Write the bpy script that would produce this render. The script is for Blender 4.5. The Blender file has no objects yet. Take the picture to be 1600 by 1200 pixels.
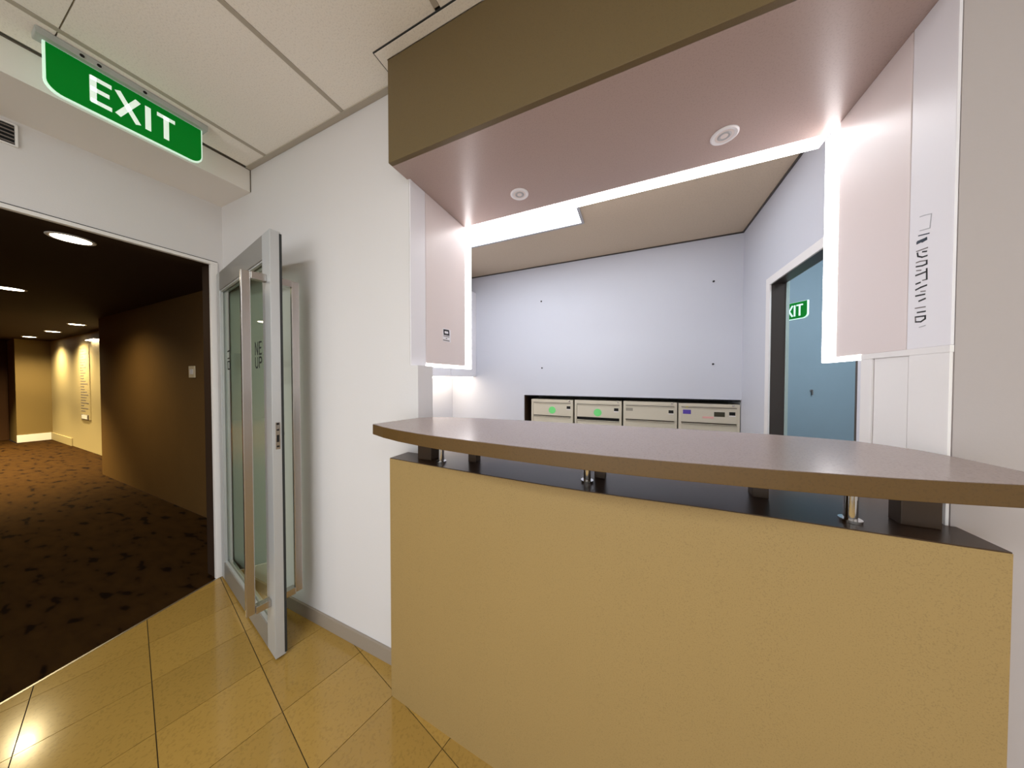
import bpy, bmesh, math, random
from mathutils import Vector, Matrix
random.seed(7)
SC = bpy.context.scene
COL = SC.collection
R = math.radians

# ---------------------------------------------------------------- camera, world, exposure
cam_d = bpy.data.cameras.new('camera')
cam_d.sensor_width = 36.0
cam_d.lens = 36.0 * 436.3 / 1600.0
cam_d.clip_start = 0.02
cam = bpy.data.objects.new('camera', cam_d)
COL.objects.link(cam)
cam.location = (0, 0, 1.3746)
cam.rotation_euler = (R(90 - 0.99), 0, R(23.66))
SC.camera = cam

w = bpy.data.worlds.new('world'); SC.world = w; w.use_nodes = True
w.node_tree.nodes['Background'].inputs[0].default_value = (0.8, 0.85, 1.0, 1)
w.node_tree.nodes['Background'].inputs[1].default_value = 0.02
SC.view_settings.view_transform = 'Standard'
SC.view_settings.look = 'None'
SC.view_settings.exposure = 0.0
SC.view_settings.gamma = 1.0
SC.view_settings.use_curve_mapping = False
SC.cycles.max_bounces = 10
SC.cycles.diffuse_bounces = 6

CE = 2.709           # ceiling height
FY = 0.985           # face of the front wall
LX = -2.63           # face of the wall with the glass doors


def area(name, loc, size, power, color, rot=(0, 0, 0), spread=180):
    l = bpy.data.lights.new(name, 'AREA'); l.shape = 'RECTANGLE'
    l.size, l.size_y = size; l.energy = power; l.color = color; l.spread = R(spread)
    o = bpy.data.objects.new(name, l); COL.objects.link(o)
    o.location = loc; o.rotation_euler = rot
    return o


def spot(name, loc, power, color, angle=90, blend=0.6, rad=0.05, rot=(0, 0, 0)):
    l = bpy.data.lights.new(name, 'SPOT'); l.energy = power; l.color = color
    l.spot_size = R(angle); l.spot_blend = blend; l.shadow_soft_size = rad
    o = bpy.data.objects.new(name, l); COL.objects.link(o)
    o.location = loc; o.rotation_euler = rot
    return o


# lobby troffers (behind the camera), reception ceiling panel, side room, corridor
WARM = (1.0, 0.93, 0.80)
area('lobby_light', (-0.6, -1.35, 2.69), (1.8, 0.55), 62, (0.90, 0.96, 1.0))
area('lobby_light', (1.6, -1.35, 2.69), (1.2, 0.55), 20, (0.90, 0.96, 1.0))
area('lobby_fill', (0.2, -2.9, 1.25), (4.2, 1.9), 64, (0.90, 0.96, 1.0), (R(90 + 12), 0, 0))  # added fill behind the camera to lift ceiling and front wall
area('reception_light', (-1.01, 2.14, 2.685), (1.1, 0.55), 12, (0.90, 0.94, 1.0))
area('reception_light', (0.25, 2.3, 2.69), (0.5, 0.5), 4, (0.90, 0.94, 1.0))
area('side_room_light', (1.9, 2.5, 2.70), (0.6, 0.9), 60, (0.75, 0.9, 1.0), (R(38), 0, 0))
AMB = (1.0, 0.80, 0.42)
spot('corridor_light', (-3.18, 0.50, 2.20), 12, AMB, 150, 1.0)
spot('corridor_light', (-5.46, 0.53, 2.20), 90, AMB, 150, 1.0)
spot('corridor_light', (-8.07, 1.22, 2.20), 240, AMB, 150, 1.0)
spot('corridor_light', (-9.66, 1.22, 2.20), 270, AMB, 150, 1.0)
spot('corridor_light', (-11.3, 1.22, 2.20), 240, AMB, 150, 1.0)

for x_ in (-7.6, -9.4, -11.2):  # added unseen spots that brighten the far carpet, no fixtures
    spot('corridor_light', (x_, 0.1, 2.20), 900, (1.0, 0.78, 0.36), 105, 1.0)

# ---------------------------------------------------------------- materials


def lin(c):
    return tuple(((v / 255) / 12.92 if v / 255 <= 0.04045 else ((v / 255 + 0.055) / 1.055) ** 2.4) for v in c) + (1,)


def mat(name, rgb, rough=0.6, metal=0.0, speck=0.0, scale=300.0, bump=0.0, emis=0.0, ecol=None, trans=0.0,
        coat=0.0, cloud=0.0, ior=1.45, speck_dark=None, bscale=None):
    m = bpy.data.materials.new(name); m.use_nodes = True
    nt = m.node_tree; N = nt.nodes; Lk = nt.links
    p = N['Principled BSDF']
    col = lin(rgb)
    p.inputs['Base Color'].default_value = col
    p.inputs['Roughness'].default_value = rough
    p.inputs['Metallic'].default_value = metal
    p.inputs['IOR'].default_value = ior
    p.inputs['Transmission Weight'].default_value = trans
    p.inputs['Coat Weight'].default_value = coat
    if emis > 0:
        p.inputs['Emission Color'].default_value = lin(ecol or rgb)
        p.inputs['Emission Strength'].default_value = emis
    tc = N.new('ShaderNodeTexCoord')
    src = None
    if speck or cloud:
        base = N.new('ShaderNodeRGB'); base.outputs[0].default_value = col
        src = base.outputs[0]
        if cloud:
            n2 = N.new('ShaderNodeTexNoise'); n2.inputs['Scale'].default_value = 3.0; n2.inputs['Detail'].default_value = 4
            Lk.new(tc.outputs['Object'], n2.inputs['Vector'])
            mr = N.new('ShaderNodeMapRange'); mr.inputs[3].default_value = 1 - cloud; mr.inputs[4].default_value = 1 + cloud
            Lk.new(n2.outputs['Fac'], mr.inputs[0])
            mx = N.new('ShaderNodeVectorMath'); mx.operation = 'SCALE'
            Lk.new(src, mx.inputs[0]); Lk.new(mr.outputs[0], mx.inputs['Scale'])
            src = mx.outputs[0]
        if speck:
            n1 = N.new('ShaderNodeTexNoise'); n1.inputs['Scale'].default_value = scale; n1.inputs['Detail'].default_value = 3
            Lk.new(tc.outputs['Object'], n1.inputs['Vector'])
            cr = N.new('ShaderNodeMapRange'); cr.inputs[1].default_value = 0.36; cr.inputs[2].default_value = 0.46
            cr.inputs[3].default_value = 1.0 - speck; cr.inputs[4].default_value = 1.0
            Lk.new(n1.outputs['Fac'], cr.inputs[0])
            mx2 = N.new('ShaderNodeVectorMath'); mx2.operation = 'SCALE'
            Lk.new(src, mx2.inputs[0]); Lk.new(cr.outputs[0], mx2.inputs['Scale'])
            src = mx2.outputs[0]
        Lk.new(src, p.inputs['Base Color'])
    if bump:
        n3 = N.new('ShaderNodeTexNoise'); n3.inputs['Scale'].default_value = bscale or scale; n3.inputs['Detail'].default_value = 2
        Lk.new(tc.outputs['Object'], n3.inputs['Vector'])
        b = N.new('ShaderNodeBump'); b.inputs['Strength'].default_value = bump; b.inputs['Distance'].default_value = 0.002
        Lk.new(n3.outputs['Fac'], b.inputs['Height']); Lk.new(b.outputs[0], p.inputs['Normal'])
    return m


M = {}
M['wall'] = mat('painted_plaster', (217, 214, 214), 0.7, bump=0.15, scale=120, cloud=0.015)
M['wall_cool'] = mat('painted_plaster_reception', (205, 207, 215), 0.65, bump=0.1, scale=120)
M['wall_return'] = mat('painted_plaster_dim', (176, 168, 166), 0.7, bump=0.12, scale=120)  # wall plaster with the weaker light on this side put into its colour
M['beam'] = mat('beam_paint', (230, 225, 220), 0.7, bump=0.1, scale=90)
M['ceil_tile'] = mat('mineral_ceiling_tile', (244, 240, 234), 0.85, speck=0.10, scale=170, bump=0.25)
M['tbar'] = mat('ceiling_grid_paint', (178, 170, 158), 0.5)
M['tan'] = mat('tan_speckled_laminate', (158, 132, 84), 0.5, speck=0.16, scale=330, cloud=0.03)
M['brown'] = mat('shade_darkened_laminate', (103, 86, 54), 0.5, speck=0.12, scale=330)  # shade on the bulkhead front under grazing light is put into this brown
M['soffit'] = mat('pink_cast_laminate', (178, 158, 152), 0.30, speck=0.10, scale=230)  # pinkish cast of the light on the soffit is put into the colour
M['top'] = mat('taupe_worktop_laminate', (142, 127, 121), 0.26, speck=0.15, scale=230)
M['edge'] = mat('brown_edge_band', (90, 66, 30), 0.45, speck=0.14, scale=200)
M['ledge'] = mat('shaded_ledge_laminate', (66, 48, 34), 0.28, speck=0.12, scale=230)  # colour darkened for the shade under the raised countertop
M['block'] = mat('shaded_support_laminate', (60, 42, 24), 0.5)  # shade on the supports is part of this dark brown; recess lining shares it
M['rec_ceil'] = mat('reception_ceiling_paint', (206, 188, 164), 0.8, speck=0.10, scale=110)
M['panel'] = mat('pale_pink_laminate', (224, 212, 209), 0.35)
M['white'] = mat('white_gloss_paint', (232, 230, 234), 0.4)
M['trimwhite'] = mat('white_trim_paint', (234, 231, 229), 0.45)
M['skirt'] = mat('grey_skirting', (150, 138, 124), 0.5)
M['black'] = mat('black_gap', (8, 7, 6), 0.7)
M['dark'] = mat('dark_print', (38, 36, 38), 0.6)
M['darkblue'] = mat('dark_blue_print', (40, 52, 66), 0.6)
M['palegrey'] = mat('pale_grey_print', (176, 176, 180), 0.6)
M['warmgrey'] = mat('warm_grey_print', (120, 112, 108), 0.6)
M['lit'] = mat('led_diffuser', (255, 252, 250), 0.4, emis=9.0, ecol=(255, 250, 252))
M['undercab'] = mat('warm_led_diffuser', (255, 245, 232), 0.4, emis=5.5, ecol=(255, 240, 220))
M['lit_panel'] = mat('ceiling_panel_diffuser', (255, 255, 255), 0.4, emis=4.0, ecol=(240, 245, 255))
M['alu'] = mat('satin_aluminium', (190, 192, 193), 0.38, metal=0.3)
M['alu_dark'] = mat('aluminium_front', (150, 148, 144), 0.4, metal=0.4)
M['steel'] = mat('brushed_steel', (190, 186, 182), 0.25, metal=0.95)
M['chrome'] = mat('chrome', (215, 215, 215), 0.08, metal=1.0)
M['rubber'] = mat('dark_gasket', (42, 44, 44), 0.6)
M['cab'] = mat('beige_powder_coat', (206, 198, 178), 0.5, bump=0.05, scale=400)
M['cabline'] = mat('cabinet_shadow_reveal', (96, 86, 76), 0.7)
M['green_mark'] = mat('green_sticker', (120, 225, 130), 0.5)
M['purple'] = mat('purple_label', (86, 66, 160), 0.5)
M['olive_lab'] = mat('dark_olive_label', (58, 54, 34), 0.5)
M['pink_mark'] = mat('pink_smudge', (232, 176, 168), 0.6)
M['yellow'] = mat('yellow_tag', (220, 200, 60), 0.5)
M['grey_lab'] = mat('grey_label_holder', (150, 144, 130), 0.5)
M['exit'] = mat('green_exit_face', (0, 112, 30), 0.35, emis=0.22, ecol=(0, 150, 40))
M['exit_white'] = mat('exit_letter_white', (235, 250, 240), 0.4, emis=0.45, ecol=(225, 250, 235))
M['acrylic'] = mat('acrylic_edge', (215, 245, 225), 0.2, emis=0.55, ecol=(210, 245, 225))
M['housing'] = mat('sign_housing_grey', (176, 182, 178), 0.5)
M['cor_wall'] = mat('brown_wallcovering', (104, 78, 44), 0.7, cloud=0.10, speck=0.1, scale=90)
M['cor_ceil'] = mat('dark_corridor_ceiling', (52, 38, 28), 0.8)
M['cor_light'] = mat('cream_wall', (170, 155, 118), 0.6)
M['cor_end'] = mat('olive_corridor_wall', (120, 100, 58), 0.7)
M['cor_door'] = mat('dark_brown_door', (70, 46, 28), 0.6)
M['cor_lamp'] = mat('corridor_lamp_face', (255, 245, 225), 0.4, emis=22, ecol=(255, 238, 210))
M['plate'] = mat('cream_switch_plate', (225, 210, 180), 0.4)
M['blue'] = mat('blue_grey_wall', (138, 152, 160), 0.7, cloud=0.04)
M['frame_dark'] = mat('dark_bronze_frame', (70, 64, 60), 0.4)
M['frame_pale'] = mat('pale_green_glass_edge', (178, 196, 192), 0.3)
M['lens'] = mat('frosted_lamp_lens', (226, 216, 214), 0.3)


def glass(name, tint):
    """thin sheet glass: clear pass-through plus mirror reflection by angle"""
    m = bpy.data.materials.new(name); m.use_nodes = True
    nt = m.node_tree; N = nt.nodes; Lk = nt.links
    N.remove(N['Principled BSDF'])
    t = N.new('ShaderNodeBsdfTransparent'); t.inputs[0].default_value = lin(tint)
    g = N.new('ShaderNodeBsdfGlossy'); g.inputs['Roughness'].default_value = 0.01
    f = N.new('ShaderNodeFresnel'); f.inputs['IOR'].default_value = 1.5
    mx = N.new('ShaderNodeMixShader')
    ge = N.new('ShaderNodeNewGeometry')            # inner faces of the sheet only let light pass
    inv = N.new('ShaderNodeMath'); inv.operation = 'SUBTRACT'; inv.inputs[0].default_value = 1.0
    mu = N.new('ShaderNodeMath'); mu.operation = 'MULTIPLY'
    Lk.new(ge.outputs['Backfacing'], inv.inputs[1]); Lk.new(inv.outputs[0], mu.inputs[0]); Lk.new(f.outputs[0], mu.inputs[1])
    Lk.new(mu.outputs[0], mx.inputs[0]); Lk.new(t.outputs[0], mx.inputs[1]); Lk.new(g.outputs[0], mx.inputs[2])
    Lk.new(mx.outputs[0], N['Material Output'].inputs['Surface'])
    return m


M['glass'] = glass('clear_green_glass', (232, 238, 230))


def floor_tile_mat():
    m = mat('polished_vitrified_tile', (166, 132, 66), 0.15, speck=0.14, scale=90, cloud=0.06, coat=0.2)
    nt = m.node_tree; N = nt.nodes; Lk = nt.links; p = N['Principled BSDF']
    oi = N.new('ShaderNodeObjectInfo'); mr = N.new('ShaderNodeMapRange')
    mr.inputs[3].default_value = 0.93; mr.inputs[4].default_value = 1.06
    Lk.new(oi.outputs['Random'], mr.inputs[0])
    vm = N.new('ShaderNodeVectorMath'); vm.operation = 'SCALE'
    s = p.inputs['Base Color'].links[0].from_socket
    Lk.new(s, vm.inputs[0]); Lk.new(mr.outputs[0], vm.inputs['Scale']); Lk.new(vm.outputs[0], p.inputs['Base Color'])
    return m


M['tile'] = floor_tile_mat()
M['grout'] = mat('dark_grout', (70, 56, 34), 0.9)


def carpet_mat():
    m = bpy.data.materials.new('patterned_brown_carpet'); m.use_nodes = True
    nt = m.node_tree; N = nt.nodes; Lk = nt.links; p = N['Principled BSDF']
    p.inputs['Roughness'].default_value = 0.95
    p.inputs['Specular IOR Level'].default_value = 0.05
    tc = N.new('ShaderNodeTexCoord'); mp = N.new('ShaderNodeMapping')
    mp.inputs['Scale'].default_value = (3.0, 8.0, 1)
    Lk.new(tc.outputs['Object'], mp.inputs[0])
    n = N.new('ShaderNodeTexNoise'); n.inputs['Scale'].default_value = 1.9; n.inputs['Detail'].default_value = 2
    Lk.new(mp.outputs[0], n.inputs['Vector'])
    r = N.new('ShaderNodeValToRGB')
    e = r.color_ramp.elements
    e[0].position = 0.33; e[0].color = lin((17, 6, 1)); e[1].position = 0.40; e[1].color = lin((44, 27, 8))
    x = e.new(0.62); x.color = lin((50, 32, 10))
    Lk.new(n.outputs['Fac'], r.inputs[0])
    n2 = N.new('ShaderNodeTexNoise'); n2.inputs['Scale'].default_value = 260
    Lk.new(tc.outputs['Object'], n2.inputs['Vector'])
    b = N.new('ShaderNodeBump'); b.inputs['Strength'].default_value = 0.4; b.inputs['Distance'].default_value = 0.003
    Lk.new(n2.outputs['Fac'], b.inputs['Height']); Lk.new(b.outputs[0], p.inputs['Normal'])
    Lk.new(r.outputs[0], p.inputs['Base Color'])
    return m


M['carpet'] = carpet_mat()
for k_ in ('exit', 'cor_wall', 'cor_ceil', 'cor_door'):
    M[k_].node_tree.nodes['Principled BSDF'].inputs['Specular IOR Level'].default_value = 0.15

# ---------------------------------------------------------------- mesh helpers


class MB:
    """collects solids for one mesh"""

    def __init__(self):
        self.bm = bmesh.new()

    def box(self, a, b, bev=0.0):
        x0, y0, z0 = [min(p, q) for p, q in zip(a, b)]
        x1, y1, z1 = [max(p, q) for p, q in zip(a, b)]
        t = bmesh.new()
        vs = [t.verts.new(v) for v in ((x0, y0, z0), (x1, y0, z0), (x1, y1, z0), (x0, y1, z0),
                                       (x0, y0, z1), (x1, y0, z1), (x1, y1, z1), (x0, y1, z1))]
        for f in ((3, 2, 1, 0), (4, 5, 6, 7), (0, 1, 5, 4), (1, 2, 6, 5), (2, 3, 7, 6), (3, 0, 4, 7)):
            t.faces.new([vs[i] for i in f])
        if bev:
            bmesh.ops.bevel(t, geom=t.edges[:], offset=bev, segments=2, profile=0.6, affect='EDGES')
        self._add(t)
        return self

    def _add(self, t):
        me = bpy.data.meshes.new('tmp'); t.to_mesh(me); t.free(); self.bm.from_mesh(me); bpy.data.meshes.remove(me)

    def prism(self, pts, lo, hi, plane='xy', bev=0.0):
        """extrude a 2D outline (counter-clockwise) from lo to hi along the remaining axis"""
        def P(p, h):
            return {'xy': (p[0], p[1], h), 'yz': (h, p[0], p[1]), 'xz': (p[0], h, p[1])}[plane]
        t = bmesh.new()
        A = [t.verts.new(P(p, lo)) for p in pts]; B = [t.verts.new(P(p, hi)) for p in pts]
        t.faces.new(A[::-1]); t.faces.new(B)
        n = len(pts)
        for i in range(n):
            t.faces.new((A[i], A[(i + 1) % n], B[(i + 1) % n], B[i]))
        bmesh.ops.recalc_face_normals(t, faces=t.faces[:])
        if bev:
            es = [e for e in t.edges if abs((e.verts[0].co - e.verts[1].co).dot(Vector(P((0, 0), 1)))) < 1e-6]
            bmesh.ops.bevel(t, geom=es, offset=bev, segments=2, profile=0.6, affect='EDGES')
        self._add(t)
        return self

    def cyl(self, c, r, h, axis='z', seg=24, r2=None, bev=0.0):
        t = bmesh.new()
        bmesh.ops.create_cone(t, cap_ends=True, segments=seg, radius1=r, radius2=r if r2 is None else r2, depth=h)
        if bev:
            bmesh.ops.bevel(t, geom=[e for e in t.edges if len(e.link_faces) == 2 and any(len(f.verts) > 4 for f in e.link_faces)],
                            offset=bev, segments=2, profile=0.5, affect='EDGES')
        rot = {'z': Matrix(), 'x': Matrix.Rotation(R(90), 4, 'Y'), 'y': Matrix.Rotation(R(90), 4, 'X')}[axis]
        bmesh.ops.transform(t, matrix=Matrix.Translation(c) @ rot, verts=t.verts)
        self._add(t)
        return self

    def ring(self, c, r0, r1, z0, z1, seg=32):
        """flat washer, axis z, with slightly domed profile"""
        t = bmesh.new()
        prof = [(r0, z1), (r0, z0 + 0.002), (r0 + 0.003, z0), (r1 - 0.004, z0), (r1, z0 + 0.003), (r1, z1)]
        rows = []
        for k in range(seg):
            a = 2 * math.pi * k / seg
            rows.append([t.verts.new((c[0] + r * math.cos(a), c[1] + r * math.sin(a), c[2] + z)) for r, z in prof])
        for k in range(seg):
            A, B = rows[k], rows[(k + 1) % seg]
            for i in range(len(prof)):
                j = (i + 1) % len(prof)
                t.faces.new((A[i], A[j], B[j], B[i]))
        bmesh.ops.recalc_face_normals(t, faces=t.faces[:])
        self._add(t)
        return self

    def stroke(self, pts, wd, o, u, v, n, th=0.001):
        """flat lettering stroke: pts in the (u,v) plane, width wd, thickness th along n"""
        o, u, v, n = Vector(o), Vector(u), Vector(v), Vector(n)
        for (a, b) in zip(pts[:-1], pts[1:]):
            a, b = Vector(a), Vector(b)
            d = (b - a)
            if d.length < 1e-6:
                continue
            d.normalize(); s = Vector((-d.y, d.x)) * wd / 2; e = d * wd * 0.35
            q = [a - e - s, b + e - s, b + e + s, a - e + s]
            t = bmesh.new()
            A = [t.verts.new(o + u * p.x + v * p.y) for p in q]; B = [t.verts.new(o + u * p.x + v * p.y + n * th) for p in q]
            t.faces.new(A[::-1]); t.faces.new(B)
            for i in range(4):
                t.faces.new((A[i], A[(i + 1) % 4], B[(i + 1) % 4], B[i]))
            bmesh.ops.recalc_face_normals(t, faces=t.faces[:])
            self._add(t)
        return self

    def build(self, name, m, parent=None, smooth=False):
        """link as ONE object; geometry is given in world axes for an unrotated parent, in local axes for a rotated one"""
        if parent is not None and parent.get('_world', 1):
            off = Vector(parent.location)
            if parent.parent is not None:
                off = off + Vector(parent.parent.location)
            bmesh.ops.translate(self.bm, vec=-off, verts=self.bm.verts)
        elif parent is not None and parent.parent is not None:
            bmesh.ops.translate(self.bm, vec=-Vector(parent.location), verts=self.bm.verts)
        c = Vector((0, 0, 0))
        if len(self.bm.verts):
            lo = [min(v.co[i] for v in self.bm.verts) for i in range(3)]
            hi = [max(v.co[i] for v in self.bm.verts) for i in range(3)]
            c = Vector(((lo[0] + hi[0]) / 2, (lo[1] + hi[1]) / 2, lo[2]))
            bmesh.ops.translate(self.bm, vec=-c, verts=self.bm.verts)
        me = bpy.data.meshes.new(name); self.bm.to_mesh(me); self.bm.free()
        if smooth:
            for f in me.polygons:
                f.use_smooth = True
            try:
                me.set_sharp_from_angle(angle=R(35))
            except Exception:
                pass
        me.materials.append(M[m])
        o = bpy.data.objects.new(name, me); COL.objects.link(o)
        o.location = c
        if parent is not None:
            o.parent = parent
            if not parent.get('_world', 1):
                o['_world'] = 0
        return o


def thing(name, label, cat, loc=(0, 0, 0), rotz=0.0, group=None):
    o = bpy.data.objects.new(name, None); COL.objects.link(o)
    o.empty_display_size = 0.1
    o.location = loc; o.rotation_euler = (0, 0, rotz)
    o['label'] = label; o['category'] = cat
    if group:
        o['group'] = group
    if rotz:
        o['_world'] = 0
    return o


def tag(o, label, cat, group=None):
    o['label'] = label; o['category'] = cat
    if group:
        o['group'] = group
    return o


def struct(o, label=None):
    o['kind'] = 'structure'
    if label:
        o['label'] = label
    return o


def local(o):
    o['_world'] = 0
    return o


LETTERS = {
    'E': [[(1, 0), (0, 0), (0, 1), (1, 1)], [(0, .52), (.85, .52)]],
    'X': [[(0, 0), (1, 1)], [(0, 1), (1, 0)]],
    'I': [[(.5, 0), (.5, 1)]],
    'T': [[(.5, 0), (.5, 1)], [(0, 1), (1, 1)]],
    'N': [[(0, 0), (0, 1), (1, 0), (1, 1)]],
    'U': [[(0, 1), (0, .2), (.25, 0), (.75, 0), (1, .2), (1, 1)]],
    'P': [[(0, 0), (0, 1), (.75, 1), (1, .85), (1, .6), (.75, .48), (0, .48)]],
}


def lettering(mb, word, spans, v0, v1, wd, o, u, v, n, th=0.001):
    for ch, (a, b) in zip(word, spans):
        for pl in LETTERS[ch]:
            mb.stroke([(a + (b - a) * p[0], v0 + (v1 - v0) * p[1]) for p in pl], wd, o, u, v, n, th)


def clip(poly, a, b, c):
    """keep the side a*x+b*y<=c"""
    out = []
    for i in range(len(poly)):
        p, q = poly[i], poly[(i + 1) % len(poly)]
        dp, dq = a * p[0] + b * p[1] - c, a * q[0] + b * q[1] - c
        if dp <= 0:
            out.append(p)
        if (dp < 0 < dq) or (dq < 0 < dp):
            t = dp / (dp - dq)
            out.append((p[0] + t * (q[0] - p[0]), p[1] + t * (q[1] - p[1])))
    return out


# ================================================================ SETTING
# ---- lobby floor: grout bed plus polished tiles laid on a slightly turned grid
# carpet threshold runs from (-2.625,.985) to (-2.17,-.95)
TH0, TH1 = (-2.64, 0.985), (-2.17, -0.95)
fb = MB().prism([(TH1[0], TH1[1]), (LX, -0.95), (LX, -3.0), (3.0, -3.0), (3.0, 0.985), (TH0[0], TH0[1])], -0.06, -0.0035).build('floor', 'grout')
struct(fb, 'polished beige tiled lobby floor')
th = R(12.4); P_ = 0.3125
ux, uy = (math.cos(th), -math.sin(th)), (math.sin(th), math.cos(th))
# a grid corner: on the joint x=-.955 at y=.985 (A) and the cross joint through (-1.6,.716)
ox, oy = -0.93, 0.985
ca = (-1.6 - ox) * uy[0] + (0.716 - oy) * uy[1]
nx_, ny_ = (TH1[1] - TH0[1]), -(TH1[0] - TH0[0])
ln = math.hypot(nx_, ny_); nx_, ny_ = nx_ / ln, ny_ / ln
if nx_ > 0:
    nx_, ny_ = -nx_, -ny_
nc = nx_ * TH0[0] + ny_ * TH0[1]
g = 0.0015
for i in range(-9, 14):
    for j in range(-13, 4):
        q = [(i * P_ + g, ca + j * P_ + g), ((i + 1) * P_ - g, ca + j * P_ + g), ((i + 1) * P_ - g, ca + (j + 1) * P_ - g), (i * P_ + g, ca + (j + 1) * P_ - g)]
        poly = [(ox + s * ux[0] + t * uy[0], oy + s * ux[1] + t * uy[1]) for s, t in q]
        poly = clip(poly, 0, 1, 0.984); poly = clip(poly, nx_, ny_, nc - 0.004)
        poly = clip(poly, -1, 0, 2.62); poly = clip(poly, 1, 0, 2.98); poly = clip(poly, 0, -1, 2.98)
        if len(poly) < 3:
            continue
        ar = abs(sum(poly[k][0] * poly[(k + 1) % len(poly)][1] - poly[(k + 1) % len(poly)][0] * poly[k][1] for k in range(len(poly)))) / 2
        if ar < 0.0001 or min(p[1] for p in poly) > 0.983:
            continue
        MB().prism(poly, -0.0034, 0.0).build('tile', 'tile', fb)
# metal threshold strip
d = Vector((TH1[0] - TH0[0], TH1[1] - TH0[1])).normalized(); nn = Vector((-d.y, d.x)) * 0.006
a0, a1 = Vector(TH0), Vector(TH1)
struct(MB().prism([tuple(a0 - nn), tuple(a1 - nn), tuple(a1 + nn), tuple(a0 + nn)], -0.01, 0.002).build('trim_1', 'steel'), 'thin metal strip between tile and carpet')

# ---- corridor
struct(MB().prism([TH1, TH0, (-2.75, 1.3), (-7.03, 1.3), (-7.03, 1.62), (-12.25, 1.62), (-12.25, 1.2), (-13.2, 1.2), (-13.2, -1.6), (-2.75, -1.6), (-2.75, -0.95)][::-1], -0.06, -0.001).build('floor', 'carpet'),
       'brown carpet of the corridor beyond the doors')
struct(MB().box((-13.2, -1.7, 2.24), (-2.76, 1.75, 2.34)).build('ceiling', 'cor_ceil'), 'dark brown corridor ceiling')
struct(MB().prism([(-7.03, 1.3), (-2.75, 1.3), (-2.75, 1.75), (-7.03, 1.75)], 0, 2.24).build('wall_corridor', 'cor_wall'), 'dark brown corridor wall')
struct(MB().box((-12.2, 1.62, 0), (-7.03, 1.75, 2.24)).build('wall_corridor', 'cor_light'), 'bright cream wall further down the corridor')
struct(MB().box((-13.3, 1.215, 0), (-12.2, 1.75, 2.24)).build('wall_corridor', 'cor_end'), 'olive end wall of the corridor')
struct(MB().box((-13.3, -1.7, 0), (-13.0, 1.21, 2.24)).build('wall_corridor', 'cor_door'), 'dark brown recess at the corridor end')
struct(MB().box((-13.3, -1.72, 0), (-2.75, -1.6, 2.24)).build('wall_corridor', 'cor_wall'), 'brown wall on the near side of the corridor')
struct(MB().box((-12.198, 1.21, 0), (-12.175, 1.6, 0.16), 0.003).build('baseboard_corridor', 'white'), 'white skirting on the corridor end wall')
struct(MB().box((-12.17, 1.600, 0.0), (-10.6, 1.618, 0.16), 0.003).build('baseboard_corridor', 'cor_light'), 'cream skirting on the cream corridor wall')

# ---- door wall (left) with opening
dw = MB()
dw.box((LX - 0.12, -0.95, 2.175), (LX, FY, CE))
dw.box((LX - 0.12, -3.0, 0), (LX, -0.95, CE))
dw.box((LX - 0.12, 0.955, 0), (LX, 1.10, 2.175))
struct(dw.build('wall_left', 'wall'), 'white wall over the glass doors')
fr = MB()
fr.box((LX - 0.02, -0.95, 2.152), (LX + 0.008, 0.957, 2.172), 0.002)
fr.box((LX - 0.02, 0.922, 0), (LX + 0.008, 0.957, 2.152), 0.002)
fr.box((LX - 0.02, -0.95, 0), (LX + 0.008, -0.91, 2.152), 0.002)
struct(fr.build('trim_2', 'trimwhite'), 'pale door frame around the corridor opening')
rv = MB()
rv.box((LX - 0.13, -0.95, 2.154), (LX - 0.0205, 0.954, 2.1745))
rv.box((LX - 0.13, 0.926, 0), (LX - 0.0205, 0.954, 2.154))
rv.box((LX - 0.13, -0.95, 0), (LX - 0.0205, -0.92, 2.154))
struct(rv.build('trim_13', 'cor_ceil'), 'dark brown lining inside the corridor opening')
struct(MB().box((LX + 0.0005, -0.95, 2.1735), (LX + 0.003, 0.957, 2.177)).build('trim_3', 'rubber'), 'dark joint above the door frame')

# ---- front wall
fw = MB()
fw.box((LX, FY, 0), (-0.942, 1.085, CE))
fw.box((-0.942, FY, 0), (-0.895, 1.085, 1.437))
struct(fw.build('wall_front', 'wall'), 'white wall left of the reception counter')
fr2 = MB()
fr2.box((0.666, FY, 0), (3.12, 1.26, CE))
struct(fr2.build('wall_front', 'wall_return'), 'wall right of the reception counter, weaker light in its grey')
struct(MB().box((LX + 0.001, 0.973, 0), (-0.96, 0.9845, 0.072), 0.002).build('baseboard_front', 'skirt'), 'grey skirting left of the counter')
struct(MB().box((0.70, 0.973, 0), (2.99, 0.9845, 0.072), 0.002).build('baseboard_front', 'skirt'), 'grey skirting right of the counter')
# lobby walls behind the camera
struct(MB().box((3.0, -3.12, 0), (3.12, FY, CE)).build('wall_right', 'wall'), 'white lobby wall to the right')
struct(MB().box((LX - 0.12, -3.12, 0), (3.12, -3.0, CE)).build('wall_rear', 'wall'), 'white lobby wall behind')

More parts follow.
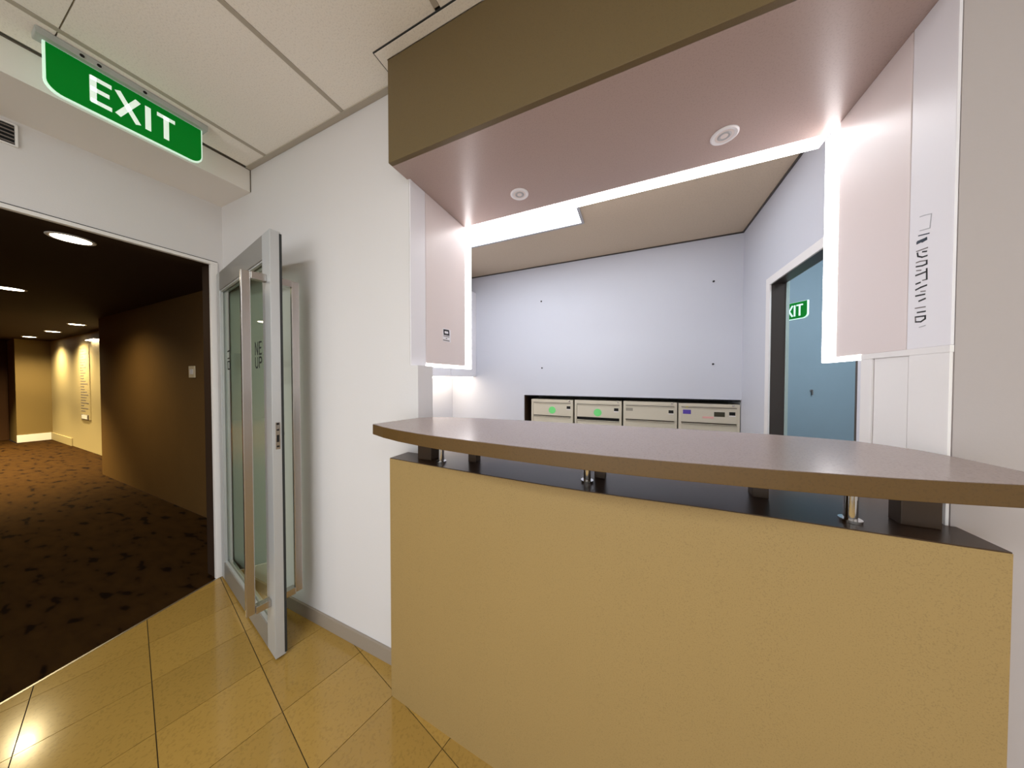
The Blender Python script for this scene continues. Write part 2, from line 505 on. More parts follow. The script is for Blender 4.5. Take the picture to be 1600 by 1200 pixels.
# ---- lobby ceiling with grid
ceil = MB().box((LX, -3.0, CE + 0.012), (3.0, FY, CE + 0.08)).build('ceiling', 'tbar')
struct(ceil, 'suspended lobby ceiling of square mineral tiles')
xs = [-0.66 + 0.685 * k for k in range(-3, 6)]
ys = [0.304 - 0.685 * k for k in range(-1, 5)]
bx = [-0.985, 0.70, 0.84]     # bulkhead cut-out: x0,x1,y0
for x0, x1 in zip(xs[:-1], xs[1:]):
    for y1, y0 in zip(ys[:-1], ys[1:]):
        lo = (max(x0 + 0.012, LX + 0.36 + 0.03), max(y0 + 0.002, -2.98)); hi = (min(x1 - 0.012, 2.98), min(y1 - 0.002, 0.96))
        if hi[0] - lo[0] < 0.03 or hi[1] - lo[1] < 0.03:
            continue
        parts = []
        if y1 > 0.9:
            # keep clear of the bulkhead
            if hi[0] <= bx[0] + 0.012 or lo[0] >= bx[1]:
                parts.append((lo, hi))
            else:
                parts.append((lo, (hi[0], bx[2])))
                if lo[0] < bx[0]:
                    parts[-1] = None
                    poly = [lo, (hi[0], lo[1]), (hi[0], bx[2]), (bx[0], bx[2]), (bx[0], hi[1]), (lo[0], hi[1])]
                    MB().prism(poly, CE + 0.002, CE + 0.0118).build('ceiling_tile', 'ceil_tile', ceil)
        else:
            parts.append((lo, hi))
        for p in parts:
            if p:
                MB().box((p[0][0], p[0][1], CE + 0.002), (p[1][0], p[1][1], CE + 0.0118)).build('ceiling_tile', 'ceil_tile', ceil)
# row of narrow edge tiles by the beam
for y1, y0 in zip(ys[:-1], ys[1:]):
    MB().box((LX + 0.39, max(y0 + 0.002, -2.98), CE + 0.002), (xs[1] - 0.69, min(y1 - 0.002, 0.96), CE + 0.0118)).build('ceiling_tile', 'ceil_tile', ceil) if xs[1] - 0.69 > LX + 0.42 else None
for x in xs:
    if x > 2.95 or x < LX + 0.4:
        continue
    MB().box((x - 0.011, -2.99, CE), (x + 0.011, 0.83 if -0.98 < x < 0.70 else 0.955, CE + 0.011)).build('grid_bar', 'tbar', ceil)
MB().box((LX + 0.38, 0.957, CE - 0.003), (-0.985, 0.984, CE + 0.0115)).build('wall_angle', 'tbar', ceil)
MB().box((0.70, 0.957, CE - 0.003), (2.99, 0.984, CE + 0.0115)).build('wall_angle', 'tbar', ceil)
MB().box((-0.985, 0.842, CE - 0.003), (0.71, 0.878, CE + 0.0115)).build('wall_angle', 'ceil_tile', ceil)
MB().box((-0.985, 0.878, CE - 0.003), (-0.955, 0.957, CE + 0.0115)).build('wall_angle', 'ceil_tile', ceil)
MB().box((-0.989, 0.838, CE - 0.002), (0.71, 0.842, CE + 0.0115)).build('shadow_gap', 'rubber', ceil)
MB().box((-0.989, 0.842, CE - 0.002), (-0.985, 0.957, CE + 0.0115)).build('shadow_gap', 'rubber', ceil)

# ---- beam over the doors
bm_ = MB().box((LX, -3.0, 2.567), (-2.255, 0.9845, CE)).build('trim_4', 'beam')
struct(bm_, 'boxed white beam along the ceiling above the doors')
struct(MB().box((-2.2549, -2.99, CE - 0.005), (-2.251, 0.984, CE)).build('trim_5', 'cabline'), 'thin crack line where beam meets ceiling')
struct(MB().box((-2.2565, 0.981, 2.569), (-2.2515, 0.9845, CE)).build('trim_6', 'cabline'), 'crack line at the end of the beam')

# ---- reception room
RB, RL, RR = 3.18, -2.285, 0.90
struct(MB().box((RL - 0.1, 1.085, -0.06), (RR + 0.1, 3.75, 0.0)).build('floor', 'cor_door'), 'reception room floor')
struct(MB().box((RL - 0.1, 1.43, CE), (RR + 0.1, 3.75, CE + 0.08)).build('ceiling', 'rec_ceil'), 'tan reception ceiling')
bw = MB()
bw.box((RL - 0.1, RB, 1.183), (RR, RB + 0.1, CE))
bw.box((RL - 0.1, RB, 0), (-1.231, RB + 0.1, 1.183))
bw.box((-1.231 - 0.1, RB + 0.1, 0), (-1.231, 3.75, 1.183))
bw.box((-1.331, RB + 0.1, 1.183), (RR, 3.75, 1.25))
bw.box((-1.331, 3.75, 0), (RR + 0.1, 3.85, 1.25))
struct(bw.build('wall_back', 'wall_cool'), 'white back wall of the reception room')
struct(MB().box((-1.230, RB + 0.012, 0), (-1.222, 3.74, 1.182)).build('trim_7', 'block'), 'brown lining at the left side of the cabinet recess')
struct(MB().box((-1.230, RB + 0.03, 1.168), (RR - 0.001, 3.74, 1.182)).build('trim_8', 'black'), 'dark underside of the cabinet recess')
struct(MB().box((RL - 0.1, 1.085, 0), (RL, RB, CE)).build('wall_back_left', 'wall_cool'), 'white side wall of the reception room')
rw = MB()
rw.box((RR, 1.26, 0), (RR + 0.1, 1.737, CE))
rw.box((RR, 2.615, 0), (RR + 0.1, 3.75, CE))
rw.box((RR, 1.737, 2.068), (RR + 0.1, 2.615, CE))
struct(rw.build('wall_back_right', 'wall_cool'), 'white side wall with the doorway')
# dark shadow lines at the reception ceiling
struct(MB().box((RL, RB - 0.012, CE - 0.010), (RR, RB - 0.0005, CE - 0.0005)).build('trim_9', 'frame_dark'), 'dark shadow line under the tan ceiling')
struct(MB().box((RR - 0.012, 1.44, CE - 0.010), (RR - 0.0005, RB - 0.013, CE - 0.0005)).build('trim_10', 'frame_dark'), 'dark shadow line above the doorway wall')
# doorway frame
df = MB()
df.box((RR - 0.012, 2.600, 0), (RR - 0.0005, 2.660, 2.110), 0.002)
df.box((RR - 0.012, 1.72, 2.055), (RR - 0.0005, 2.600, 2.110), 0.002)
struct(df.build('trim_11', 'trimwhite'), 'white architrave round the side doorway')
df = MB()
df.box((RR + 0.0005, 2.601, 0), (RR + 0.080, 2.6145, 2.057), 0.001)
df.box((RR + 0.0005, 1.75, 2.056), (RR + 0.080, 2.601, 2.067), 0.001)
df.box((RR + 0.0005, 1.738, 0), (RR + 0.105, 1.752, 2.067))
struct(df.build('door_2', 'frame_dark'), 'dark bronze frame of the side doorway')
struct(MB().box((RR + 0.081, 2.598, 0), (RR + 0.099, 2.6145, 2.066), 0.002).build('trim_12', 'frame_pale'), 'pale green strip behind the doorway frame')
# side room (blue)
sr = MB()
sr.box((RR + 0.1, 4.4, 0), (3.1, 4.5, 2.9))
sr.box((3.0, 1.26, 0), (3.1, 4.4, 2.9))
sr.box((RR + 0.1, 3.75, 0), (RR + 0.2, 4.4, 2.9))
struct(sr.build('wall_side_room', 'blue'), 'blue grey walls of the room beyond the side doorway')
struct(MB().box((RR + 0.1, 1.26, 2.85), (3.1, 4.5, 2.95)).build('ceiling', 'wall_cool'), 'side room ceiling')
struct(MB().box((RR + 0.1, 1.26, -0.06), (3.1, 4.5, 0)).build('floor', 'cor_wall'), 'side room floor')
struct(MB().box((-1.1, 1.43, 2.31), (0.9, 1.45, CE)).build('wall_inner', 'wall_cool'), 'wall face above the lit soffit on the room side')
struct(MB().box((RL, 1.085, 2.31), (-1.1, 1.45, CE)).build('wall_inner', 'wall_cool'), 'room side of the front wall, upper left')

# ================================================================ THINGS
# ---- bulkhead
b = thing('bulkhead', 'shade-darkened brown laminate bulkhead with lit soffit hanging over the counter', 'bulkhead', (-0.13, 1.15, 2.281))
MB().box((-0.952, 0.880, 2.281), (0.690, 0.900, CE - 0.004), 0.0015).build('front_panel', 'brown', b)
MB().box((-0.952, 0.900, 2.300), (-0.934, 0.9845, CE - 0.004)).build('side_panel', 'brown', b)
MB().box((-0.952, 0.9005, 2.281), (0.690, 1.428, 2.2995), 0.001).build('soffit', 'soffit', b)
sl = MB().box((-0.925, 1.4285, 2.279), (0.655, 1.500, 2.299), 0.002).build('light_strip', 'lit', b)
sl['label'] = 'glowing white strip along the back edge of the soffit'

for x, lab in ((-0.521, 'small round white downlight in the soffit, left one'), (0.300, 'round white downlight in the soffit, nearer the right panel')):
    t = thing('downlight', lab, 'downlight', (x, 1.281, 2.281), group='downlights in the soffit')
    MB().ring((x, 1.281, 2.281), 0.030, 0.044, -0.006, -0.0005).build('trim_ring', 'white', t, True)
    MB().cyl((x, 1.281, 2.2785), 0.0298, 0.003).build('lens', 'lens', t, True)
    MB().ring((x, 1.281, 2.2775), 0.012, 0.022, -0.003, -0.0005).build('inner_ring', 'palegrey', t, True)

# ---- side lining panels
t = thing('lining_panel', 'tall pale pink panel with glowing edge left of the counter opening', 'panel', (-0.95, 1.25, 1.44))
MB().box((-0.9415, 0.986, 1.4375), (-0.935, 1.0845, 2.2805), 0.0015).build('front_board', 'white', t)
MB().box((-0.9415, 1.0875, 1.453), (-0.935, 1.4345, 2.2805), 0.0015).build('board', 'panel', t)
MB().box((-0.960, 1.435, 1.437), (-0.933, 1.500, 2.2785), 0.002).build('light_strip', 'lit', t)
MB().box((-0.960, 1.0875, 1.437), (-0.934, 1.4348, 1.4525), 0.001).build('light_strip', 'lit', t)
s = tag(MB().box((-0.9348, 1.216, 1.578), (-0.9338, 1.285, 1.646)).build('sticker', 'white'), 'small white printed sticker on the left lining panel', 'sticker')
O, U, V, Nn = (-0.9338, 0, 0), (0, 1, 0), (0, 0, 1), (1, 0, 0)
k = MB()
k.stroke([(1.227, 1.616), (1.225, 1.637), (1.266, 1.639), (1.268, 1.617), (1.227, 1.616)], 0.009, O, U, V, Nn, 0.0006)
k.build('emblem', 'dark', s)
k = MB()
k.stroke([(1.222, 1.606), (1.270, 1.606)], 0.004, O, U, V, Nn, 0.0006)
k.stroke([(1.243, 1.595), (1.250, 1.595)], 0.005, O, U, V, Nn, 0.0006)
k.stroke([(1.220, 1.584), (1.272, 1.584)], 0.005, O, U, V, Nn, 0.0006)
k.build('lettering', 'warmgrey', s)

t = thing('lining_panel', 'tall pale panel with vertical lettering and glowing edge right of the opening', 'panel', (0.67, 1.2, 1.44))
fbd = MB().box((0.660, 0.986, 1.453), (0.6655, 1.0985, 2.2805), 0.0015).build('front_board', 'white', t)
bd_ = MB().box((0.660, 1.101, 1.453), (0.6655, 1.3845, 2.2805), 0.0015)
bd_.box((0.6656, 1.2605, 1.453), (0.684, 1.3845, 2.2805)).build('board', 'panel', t)
MB().box((0.658, 1.385, 1.437), (0.684, 1.462, 2.2785), 0.002).build('light_strip', 'lit', t)
MB().box((0.659, 1.2605, 1.437), (0.684, 1.3848, 1.4525), 0.001).build('light_strip', 'lit', t)
ST = [[(1.0689, 1.7855), (1.0568, 1.7831), (1.0389, 1.7774)], [(1.0389, 1.7774), (1.042, 1.7442)], [(1.068, 1.7502), (1.0427, 1.7446)], [(1.0713, 1.7391), (1.0438, 1.7327)], [(1.0745, 1.723), (1.0509, 1.7198)], [(1.0761, 1.7014), (1.0469, 1.6991)], [(1.0593, 1.6937), (1.0494, 1.691)], [(1.0737, 1.6964), (1.072, 1.6876), (1.0603, 1.6809), (1.0478, 1.6798)], [(1.076, 1.6729), (1.0665, 1.6727), (1.0488, 1.6685)], [(1.0757, 1.6626), (1.059, 1.6592), (1.0479, 1.6596)], [(1.0481, 1.6682), (1.0479, 1.6596)], [(1.0747, 1.6521), (1.063, 1.6493)], [(1.0766, 1.6405), (1.0642, 1.6403), (1.0474, 1.6411)], [(1.0476, 1.6477), (1.0468, 1.6213)], [(1.0573, 1.6221), (1.0475, 1.6215)], [(1.0753, 1.6183), (1.0643, 1.619)], [(1.0756, 1.6035), (1.0618, 1.6062), (1.0471, 1.607)], [(1.0615, 1.5954), (1.0502, 1.5935)], [(1.0752, 1.5877), (1.0656, 1.5871), (1.0514, 1.5859)], [(1.0659, 1.5724), (1.0497, 1.5749)], [(1.0758, 1.5565), (1.0633, 1.5557), (1.0492, 1.5543)], [(1.0695, 1.5443), (1.0488, 1.5431)], [(1.0751, 1.5339), (1.0485, 1.5318)], [(1.0751, 1.5339), (1.0741, 1.5214)], [(1.0741, 1.5214), (1.0595, 1.5193), (1.0483, 1.5245)], [(1.0485, 1.5318), (1.0483, 1.5245)], [(1.0634, 1.506), (1.0479, 1.5079)]]
O, Nn = (0.660, 0, 0), (-1, 0, 0)
k = MB()
for q in ST[:3] + ST[-1:]:
    k.stroke(q, 0.0020, O, U, V, Nn, 0.0006)
k.build('outline', 'palegrey', fbd)
k = MB()
k.stroke(ST[3], 0.0026, O, U, V, Nn, 0.0006)
k.stroke([(1.0745, 1.7225), (1.0655, 1.7228)], 0.0065, O, U, V, Nn, 0.0006)
k.stroke([(1.060, 1.7215), (1.0515, 1.7225)], 0.0075, O, U, V, Nn, 0.0006)
k.stroke([(1.0745, 1.7265), (1.0509, 1.7250)], 0.0016, O, U, V, Nn, 0.0006)
k.build('emblem', 'darkblue', fbd)
k = MB(); k2 = MB()
for n_, q in enumerate(ST[5:-1]):
    (k if n_ % 3 else k2).stroke(q, 0.0036 if n_ % 3 else 0.0026, O, U, V, Nn, 0.0006)
k.build('lettering', 'dark', fbd); k2.build('lettering', 'warmgrey', fbd)

# lower jamb boards
t = thing('jamb_lining', 'white boarded jamb below the right lining panel', 'jamb lining', (0.67, 1.12, 0))
for y0, y1, x0 in ((0.986, 1.090, 0.659), (1.095, 1.209, 0.6615), (1.214, 1.2595, 0.659)):
    MB().box((x0, y0, 0.0), (0.6645, y1, 1.4365), 0.0012).build('board', 'trimwhite', t)
MB().box((0.6647, 0.988, 0.0), (0.6658, 1.258, 1.4365)).build('backing', 'panel', t)
MB().box((0.659, 0.986, 1.4367), (0.6655, 1.2598, 1.4527)).build('rail', 'trimwhite', t)

# ---- reception counter base
t = thing('reception_counter', 'speckled tan laminate reception counter with bowed front', 'counter', (-0.14, 1.0, 0))
bow = [(-0.957, .880), (-0.80, .870), (-0.64, .862), (-0.50, .856), (-0.37, .852), (-0.25, .850), (-0.13, .851), (0.0, .857), (0.113, .865), (0.21, .870), (0.305, .873), (0.41, .8745), (0.51, .875), (0.605, .8765), (0.675, .880)]
base = [(x, 0.88 + (y - 0.88) * 0.9) for x, y in bow]
inner = [(0.6585, 0.984), (0.6585, 1.20), (-0.893, 1.20), (-0.893, 0.984), (-0.957, 0.984)]
pp = base[:-1] + [(0.675, 0.880), (0.675, 0.984)] + inner
MB().prism(pp, 0.0, 1.0355, bev=0.0).build('front_panel', 'tan', t)
lg = [(x + (0.001 if x < -0.9 else 0), y + 0.001) for x, y in base[:-1]] + [(0.6745, 0.881), (0.6745, 0.984)] + inner[:-1] + [(-0.956, 0.984)]
MB().prism(lg, 1.0356, 1.038).build('ledge', 'ledge', t)
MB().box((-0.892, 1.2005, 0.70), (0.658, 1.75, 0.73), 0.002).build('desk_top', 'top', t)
MB().box((-0.892, 1.72, 0.0), (-0.86, 1.2005, 0.70)).build('desk_leg_panel', 'brown', t)
MB().box((0.626, 1.72, 0.0), (0.658, 1.2005, 0.70)).build('desk_leg_panel', 'brown', t)

# ---- raised countertop
t = thing('countertop', 'taupe boat-shaped raised countertop with brown edge above the counter', 'countertop', (-0.13, 0.95, 1.038))
front = [(-0.930, .774), (-0.84, .742), (-0.74, .716), (-0.64, .698), (-0.54, .685), (-0.42, .675), (-0.30, .668), (-0.18, .666), (-0.06, .668), (0.06, .675), (0.16, .685), (0.27, .698), (0.36, .711), (0.43, .722), (0.52, .742), (0.60, .762), (0.672, .785)]
back = [(0.674, .868), (0.656, .984), (0.640, 1.03), (0.61, 1.070), (0.57, 1.105), (0.50, 1.122), (0.40, 1.134), (0.25, 1.138), (0.10, 1.130), (-0.05, 1.118), (-0.25, 1.106), (-0.42, 1.099), (-0.60, 1.085), (-0.76, 1.062), (-0.84, 1.035), (-0.8915, 0.984)]
sl_ = MB().prism(front + back, 1.1605, 1.1990, bev=0.0015).build('edge', 'edge', t)
# top face inset over the whole board
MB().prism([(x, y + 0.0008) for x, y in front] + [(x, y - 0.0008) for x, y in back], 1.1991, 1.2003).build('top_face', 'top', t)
for x0, x1, y0, y1, lab in ((-0.835, -0.765, 0.915, 0.975, None), (0.567, 0.630, 0.948, 0.984, None)):
    MB().box((x0, y0, 1.0383), (x1, y1, 1.1603), 0.002).build('support_block', 'block', t)
for x, y in ((-0.60, 0.985), (-0.105, 1.00), (0.33, 1.02)):
    MB().box((x - 0.018, y - 0.018, 1.0383), (x + 0.018, y + 0.018, 1.1603), 0.001).build('rear_support', 'block', t)
for x, y in ((-0.715, 0.917), (-0.140, 0.935), (0.472, 0.925)):
    c = MB()
    c.cyl((x, y, 1.0995), 0.012, 0.1200, seg=24)
    c.cyl((x, y, 1.0415), 0.020, 0.006, seg=24)
    c.cyl((x, y, 1.1570), 0.018, 0.006, seg=24)
    c.build('chrome_post', 'chrome', t, True)

# ---- exit sign over the doors
t = thing('exit_sign', 'green EXIT sign with white letters hanging under the lobby ceiling', 'exit sign', (-2.1, 0.5, 2.50))


def sign_outline(y0, y1, z0, z1, r, n=7):
    pts = [(y1, z1), (y0, z1)]
    pts += [(y0 + r - r * math.cos(a), z0 + r - r * math.sin(a)) for a in [math.pi / 2 * k / n for k in range(n + 1)]]
    pts += [(y1 - r + r * math.sin(a), z0 + r - r * math.cos(a)) for a in [math.pi / 2 * k / n for k in range(n + 1)]]
    return pts


MB().prism(sign_outline(0.279, 0.713, 2.498, 2.682, 0.042), -2.106, -2.0955, 'yz').build('acrylic_edge', 'acrylic', t)
MB().prism(sign_outline(0.285, 0.708, 2.504, 2.680, 0.038), -2.0954, -2.093, 'yz').build('green_face', 'exit', t)
k = MB()
lettering(k, 'EXIT', [(0.388, 0.428), (0.452, 0.502), (0.520, 0.546), (0.566, 0.611)], 2.546, 2.641, 0.017, (-2.0929, 0, 0), (0, 1, 0), (0, 0, 1), (1, 0, 0), 0.0008)
k.build('lettering', 'exit_white', t)
MB().box((-2.130, 0.262, 2.683), (-2.070, 0.728, 2.7085), 0.003).build('housing', 'housing', t)
for y in (0.36, 0.40, 0.52):
    MB().cyl((-2.0695, y, 2.692), 0.006, 0.003, 'x', 12).build('screw', 'black', t)

# ---- air vent
t = thing('air_vent', 'black slatted air vent in the white wall below the beam', 'vent', (LX + 0.005, 0.05, 2.445))
v = MB()
v.box((LX + 0.0005, -0.16, 2.446), (LX + 0.010, 0.284, 2.452)); v.box((LX + 0.0005, -0.16, 2.541), (LX + 0.010, 0.284, 2.547))
v.box((LX + 0.0005, -0.16, 2.452), (LX + 0.010, -0.153, 2.541)); v.box((LX + 0.0005, 0.277, 2.452), (LX + 0.010, 0.284, 2.541))
v.build('frame', 'trimwhite', t)
MB().box((LX + 0.0005, -0.153, 2.452), (LX + 0.002, 0.277, 2.541)).build('backing', 'black', t)
for n_ in range(5):
    z = 2.458 + n_ * 0.0175
    MB().box((LX + 0.003, -0.153, z), (LX + 0.009, 0.277, z + 0.0045)).build('slat', 'warmgrey', t)

# ---- glass door, standing open
ang = math.atan2(0.759 - 0.945, -1.586 + 2.612)
DL = 1.036
t = thing('door_1', 'silver framed glass door standing open against the white wall', 'door', (-2.605, 0.945, 0), ang)
t['kind'] = 'structure'; del t['category']
H, Z0 = 2.088, 0.012
TK = 0.042
MB().box((DL - 0.112, 0, Z0), (DL, TK, H), 0.002).build('stile', 'alu', t)
MB().box((-0.010, 0, Z0), (0.060, TK, H), 0.002).build('stile', 'alu', t)
MB().box((0.0605, 0, H - 0.120), (DL - 0.1125, TK, H), 0.002).build('rail', 'alu_dark', t)
MB().box((0.0605, 0, Z0), (DL - 0.1125, TK, 0.128), 0.002).build('rail', 'alu_dark', t)
gl = MB().box((0.0605, 0.016, 0.1285), (DL - 0.1125, 0.024, H - 0.1205)).build('glass_pane', 'glass', t)
bd = MB()
for (x0, x1, z0, z1) in ((0.061, DL - 0.113, 0.1285, 0.137), (0.061, DL - 0.113, H - 0.129, H - 0.1205), (0.061, 0.070, 0.137, H - 0.129), (DL - 0.122, DL - 0.113, 0.137, H - 0.129)):
    bd.box((x0, 0.004, z0), (x1, 0.0155, z1)); bd.box((x0, 0.0245, z0), (x1, 0.038, z1))
bd.build('glazing_bead', 'alu', t)
MB().box((DL - 0.0005, TK - 0.006, 0.02), (DL + 0.001, TK + 0.004, H - 0.01)).build('gasket', 'rubber', t)
lk = MB().box((DL - 0.0005, 0.012, 1.035), (DL + 0.0015, 0.030, 1.165), 0.0005).build('lock_plate', 'steel', t)
for z, h in ((1.153, 0.010), (1.125, 0.008), (1.070, 0.034), (1.045, 0.008)):
    MB().box((DL + 0.0016, 0.016, z), (DL + 0.0022, 0.026, z + h)).build('keyhole', 'black', lk)
MB().cyl((DL - 0.05, TK + 0.008, 1.10), 0.014, 0.016, 'y', 20).build('lock_cylinder', 'steel', t)
for side in (-1, 1):
    def yy(d_):
        return -d_ if side < 0 else TK + d_
    h = MB().box((DL - 0.071, yy(0.058), 0.255), (DL - 0.053, yy(0.092), 1.880), 0.003).build('pull_handle', 'steel', t)
    for z in (0.255, 1.846):
        br = MB().box((DL - 0.080, yy(0.0005), z), (DL - 0.044, yy(0.0578), z + 0.034), 0.002).build('bracket', 'steel', h)
k = MB()
lettering(k, 'NE', [(0.735, 0.775), (0.800, 0.835)], 1.507, 1.570, 0.009, (0, 0.0158, 0), (1, 0, 0), (0, 0, 1), (0, -1, 0), 0.0006)
lettering(k, 'UP', [(0.735, 0.775), (0.800, 0.835)], 1.437, 1.490, 0.009, (0, 0.0158, 0), (1, 0, 0), (0, 0, 1), (0, -1, 0), 0.0006)
k.stroke([(0.16, 1.51), (0.21, 1.51), (0.21, 1.56), (0.16, 1.555)], 0.008, (0, 0.0158, 0), (1, 0, 0), (0, 0, 1), (0, -1, 0), 0.0006)
k.stroke([(0.16, 1.44), (0.21, 1.44), (0.21, 1.49), (0.16, 1.49), (0.16, 1.44)], 0.008, (0, 0.0158, 0), (1, 0, 0), (0, 0, 1), (0, -1, 0), 0.0006)
o = k.build('lettering', 'rubber', t)

# ---- corridor fittings
CL = [(-3.18, 0.50, 'round glowing downlight in the dark ceiling just beyond the glass door'), (-5.46, 0.53, 'round glowing corridor downlight at the left edge of the view'),
      (-8.07, 1.295, 'nearest of the three small downlights before the cream wall'), (-9.66, 1.31, 'middle of the three small downlights before the cream wall'),
      (-11.3, 1.28, 'farthest of the three small downlights before the cream wall')]
for x, y, lab in CL:
    t = thing('corridor_downlight', lab, 'downlight', (x, y, 2.24), group='corridor ceiling downlights')
    MB().ring((x, y, 2.24), 0.070, 0.088, -0.006, -0.0005).build('trim_ring', 'trimwhite', t, True)
    MB().cyl((x, y, 2.2370), 0.0698, 0.004).build('lamp_face', 'cor_lamp', t, True)
t = thing('light_switch', 'cream light switch plate on the brown corridor wall', 'switch', (-4.11, 1.295, 1.39))
MB().box((-4.17, 1.288, 1.390), (-4.05, 1.2995, 1.508), 0.002).build('plate', 'plate', t)
MB().box((-4.135, 1.283, 1.425), (-4.105, 1.2879, 1.475), 0.001).build('rocker', 'white', t)
MB().box((-4.100, 1.283, 1.425), (-4.070, 1.2879, 1.475), 0.001).build('rocker', 'white', t)
t = thing('picture_light', 'small bright lamp at the top of the cream corridor wall', 'lamp', (-8.95, 1.58, 2.07))
MB().box((-9.20, 1.55, 2.085), (-8.70, 1.6195, 2.110), 0.002).build('housing', 'alu', t)
MB().box((-9.19, 1.555, 2.078), (-8.71, 1.612, 2.0848)).build('lamp_face', 'cor_lamp', t)
t = thing('directory_board', 'tall narrow directory sign with dark lettering on the cream corridor wall', 'sign', (-9.65, 1.61, 0.68))
MB().box((-9.93, 1.608, 0.60), (-9.32, 1.6195, 2.02), 0.002).build('board', 'cor_light', t)
k = MB()
for n_ in range(24):
    z = 1.96 - n_ * 0.052
    ln_ = random.uniform(0.16, 0.48)
    k.stroke([(-9.86, z), (-9.86 + ln_, z)], 0.018, (0, 1.6079, 0), (1, 0, 0), (0, 0, 1), (0, -1, 0), 0.002)
o = k.build('lettering', 'warmgrey', t)
MB().box((-9.84, 1.600, 0.605), (-9.40, 1.6078, 0.70), 0.002).build('plaque', 'cabline', t)
MB().box((-9.80, 1.597, 0.615), (-9.46, 1.5999, 0.69)).build('plaque_face', 'white', t)

# ---- wall cupboard in the reception room
t = thing('wall_cupboard', 'pale wall cupboard with under-shelf light behind the left lining panel', 'cupboard', (-2.09, 2.3, 1.39))
MB().box((RL + 0.001, 1.50, 1.405), (-1.925, 3.179, 2.50), 0.002).build('body', 'white', t)
for n_, (y0, y1) in enumerate(((1.50, 2.06), (2.063, 2.62), (2.623, 3.178))):
    dr = MB().box((-1.924, y0 + 0.002, 1.408), (-1.905, y1 - 0.002, 2.497), 0.002).build('cupboard_door', 'white', t)
MB().box((RL + 0.02, 1.52, 1.385), (-1.94, 3.15, 1.4045), 0.002).build('light_strip', 'undercab', t)

# ---- ceiling light panel in the reception room
t = thing('ceiling_light', 'bright rectangular ceiling light panel in the tan reception ceiling', 'ceiling light', (-1.01, 2.14, CE))
f_ = MB()
X0, X1, Y0, Y1 = -1.60, -0.40, 1.84, 2.445
for a, b_ in (((X0, Y0), (X1, Y0 + 0.02)), ((X0, Y1 - 0.02), (X1, Y1)), ((X0, Y0 + 0.02), (X0 + 0.02, Y1 - 0.02)), ((X1 - 0.02, Y0 + 0.02), (X1, Y1 - 0.02))):
    f_.box((a[0], a[1], CE - 0.012), (b_[0], b_[1], CE - 0.0005))
f_.build('frame', 'palegrey', t)
MB().box((X0 + 0.0205, Y0 + 0.0205, CE - 0.008), (X1 - 0.0205, Y1 - 0.0205, CE - 0.0005)).build('diffuser', 'lit_panel', t)

# ---- screws left in the back wall
for x, z, lab in ((-1.014, 2.294, 'small dark screw in the back wall, upper left of the four'), (0.676, 2.293, 'small dark screw in the back wall, upper right of the four'),
                  (-1.004, 1.507, 'small dark screw in the back wall, lower left of the four'), (0.679, 1.517, 'small dark screw in the back wall, lower right of the four')):
    tag(MB().cyl((x, RB - 0.004, z), 0.009, 0.0075, 'y', 14, bev=0.001).build('screw', 'dark'), lab, 'screw', 'screws in the reception back wall')

# ---- filing cabinets in the recess
YF = RB + 0.012


def face(parent, name, m, x0, x1, z0, z1, th=0.002, y=None):
    yb = (YF if y is None else y)
    return MB().box((x0, yb - th, z0), (x1, yb - 0.0001, z1)).build(name, m, parent)


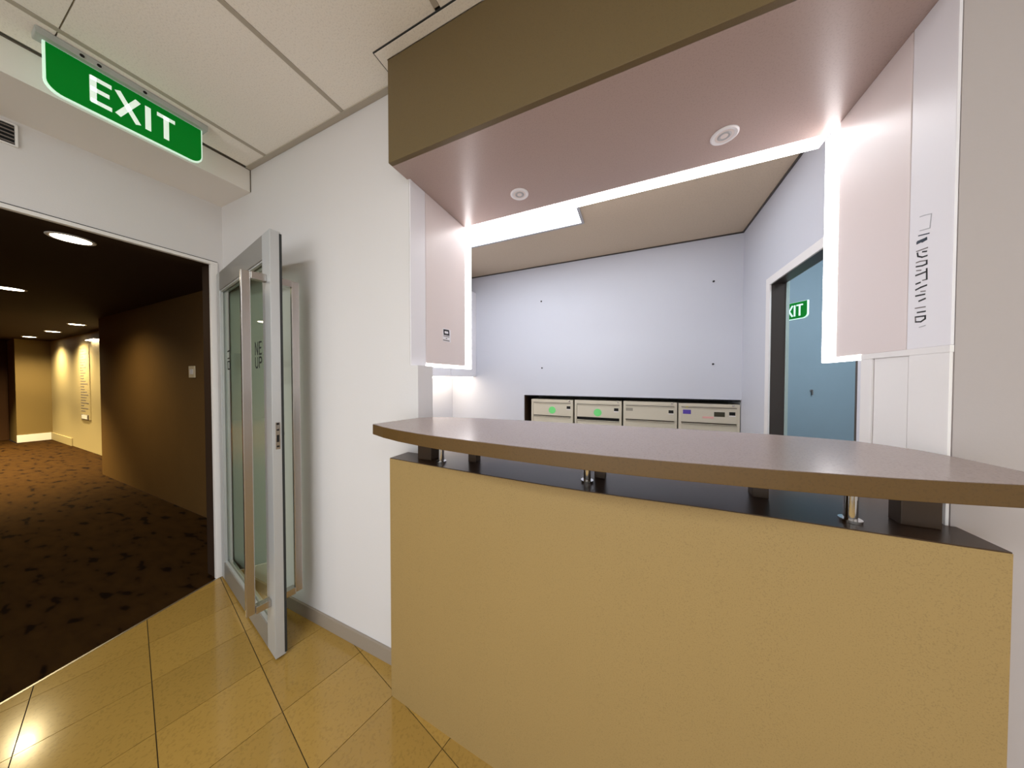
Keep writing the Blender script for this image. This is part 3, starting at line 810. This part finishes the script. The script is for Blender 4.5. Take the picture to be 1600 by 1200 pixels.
CABS = [
    (-1.141, -0.640, 1.136, (-1.114, -0.662, 0.948, 1.101), 'beige metal filing cabinet with green sticker at the left end of the recess'),
    (-0.620, -0.122, 1.139, (-0.593, -0.139, 0.953, 1.098), 'beige metal filing cabinet with green sticker and an open black gap under its top drawer'),
    (-0.106, 0.390, 1.142, (-0.083, 0.371, 0.956, 1.104), 'beige metal filing cabinet with grey label holder, second from the doorway'),
    (0.403, 0.893, 1.138, (0.425, 0.873, 0.957, 1.107), 'beige metal filing cabinet with purple label nearest the doorway'),
]
for n_, (x0, x1, zt, d1, lab) in enumerate(CABS):
    t = thing('filing_cabinet', lab, 'filing cabinet', ((x0 + x1) / 2, RB + 0.27, 0), group='filing cabinets in the recess')
    s_ = MB()
    s_.box((x0, YF, 0.0), (x0 + 0.023, YF + 0.48, zt)); s_.box((x1 - 0.023, YF, 0.0), (x1, YF + 0.48, zt))
    s_.box((x0 + 0.023, YF, d1[3] + 0.003), (x1 - 0.023, YF + 0.48, zt)); s_.box((x0 + 0.023, YF, 0.0), (x1 - 0.023, YF + 0.48, 0.05))
    s_.box((x0 + 0.023, YF + 0.47, 0.05), (x1 - 0.023, YF + 0.48, zt - 0.02))
    s_.build('body', 'cab', t)
    MB().box((x0 + 0.0235, YF + 0.022, 0.051), (x1 - 0.0235, YF + 0.03, d1[3] + 0.002)).build('dark_interior', 'cabline' if n_ != 1 else 'black', t)
    dx0, dx1, dz0, dz1 = d1
    gap = 0.034 if n_ == 1 else 0.013
    z1 = dz1; hgt = dz1 - dz0
    for j in range(6):
        z0 = z1 - hgt
        if z0 < 0.05:
            break
        dm = MB()
        dm.box((dx0, YF - 0.004, z0), (dx1, YF + 0.020, z1), 0.0025)
        dm.box((dx0 + 0.006, YF - 0.0085, z1 - 0.014), (dx1 - 0.006, YF - 0.0042, z1 - 0.010))
        dr = dm.build('drawer', 'cab', t)
        def fc(name, m, a, b_, c, d_):
            o_ = face(t, name, m, a, b_, c, d_, 0.0016, YF - 0.0040)
            return o_
        def sub(o_):
            o_.parent = dr; o_.location -= dr.location; return o_
        sub(fc('reveal', 'cabline', dx0 + 0.004, dx1 - 0.004, z1 - 0.0085, z1 - 0.003))
        if j == 0:
            lx = {0: (-0.710, -0.668), 1: (-0.198, -0.154), 2: (0.316, 0.359), 3: (0.811, 0.857)}[n_]
            lz = {0: 1.048, 1: 1.046, 2: 1.048, 3: 1.052}[n_]
            sub(fc('latch', 'black', lx[0], lx[1], lz - 0.015, lz + 0.016))
            sub(fc('latch_lip', 'white', lx[0] - 0.002, lx[1] + 0.002, lz - 0.024, lz - 0.018))
            if n_ < 2:
                cx = (-0.882, -0.368)[n_]; cz = (1.012, 1.007)[n_]
                sub(MB().cyl((cx, YF - 0.0048, cz), 0.042, 0.0014, 'y', 20).build('green_sticker', 'green_mark', t))
            if n_ == 2:
                sub(fc('label_holder', 'grey_lab', -0.080, -0.012, 1.042, 1.072))
            if n_ == 3:
                sub(fc('purple_label', 'purple', 0.440, 0.507, 1.035, 1.076))
                sub(fc('dark_label', 'olive_lab', 0.694, 0.778, 1.020, 1.064))
                sub(fc('pink_mark', 'pink_mark', 0.602, 0.691, 1.000, 1.018))
                sub(fc('yellow_tag', 'yellow', 0.463, 0.486, 1.099, 1.1065))
        z1 = z0 - (gap if j == 0 else 0.013)
    kx = {0: -0.68, 1: -0.16, 2: 0.345, 3: 0.84}[n_]
    MB().cyl((kx, YF - 0.006, zt - 0.012), 0.008, 0.012, 'y', 14, bev=0.001).build('lock', 'steel', t)

# ---- side room: exit sign and coat hook
a_ = R(-52)
t = thing('exit_sign', 'green EXIT sign with white letters seen through the side doorway', 'exit sign', (1.150, 2.985, 1.850), a_)
MB().prism([(x, z) for x, z in sign_outline(-0.215, 0.118, 0.0, 0.135, 0.032)], -0.006, 0.006, 'xz').build('acrylic_edge', 'acrylic', t)
MB().prism([(x, z) for x, z in sign_outline(-0.210, 0.113, 0.006, 0.133, 0.029)], -0.0085, -0.0061, 'xz').build('green_face', 'exit', t)
k = MB()
lettering(k, 'EXIT', [(-0.075, -0.042), (-0.020, 0.022), (0.029, 0.045), (0.052, 0.086)], 0.028, 0.108, 0.011, (0, -0.0086, 0), (1, 0, 0), (0, 0, 1), (0, -1, 0), 0.001)
k.build('lettering', 'exit_white', t)
MB().box((-0.240, -0.014, 0.01), (-0.2155, 0.014, 0.125), 0.002).build('wall_mount', 'housing', t)
t = thing('wall_hook', 'small dark hook on the blue grey wall beyond the doorway', 'hook', (1.90, 4.39, 1.20))
MB().cyl((1.90, 4.396, 1.24), 0.014, 0.008, 'y', 14).build('rose', 'warmgrey', t)
MB().box((1.895, 4.372, 1.19), (1.905, 4.392, 1.25), 0.003).build('prong', 'warmgrey', t)

for o in SC.objects:
    if o.parent is not None and o.name.split('.')[0] in ('lettering', 'outline', 'keyhole', 'emblem') and o.type == 'MESH':
        if o.name.split('.')[0] in ('lettering', 'outline'):
            o['kind'] = 'stuff'
# internal bookkeeping off
for o in list(SC.objects):
    if '_world' in o:
        del o['_world']
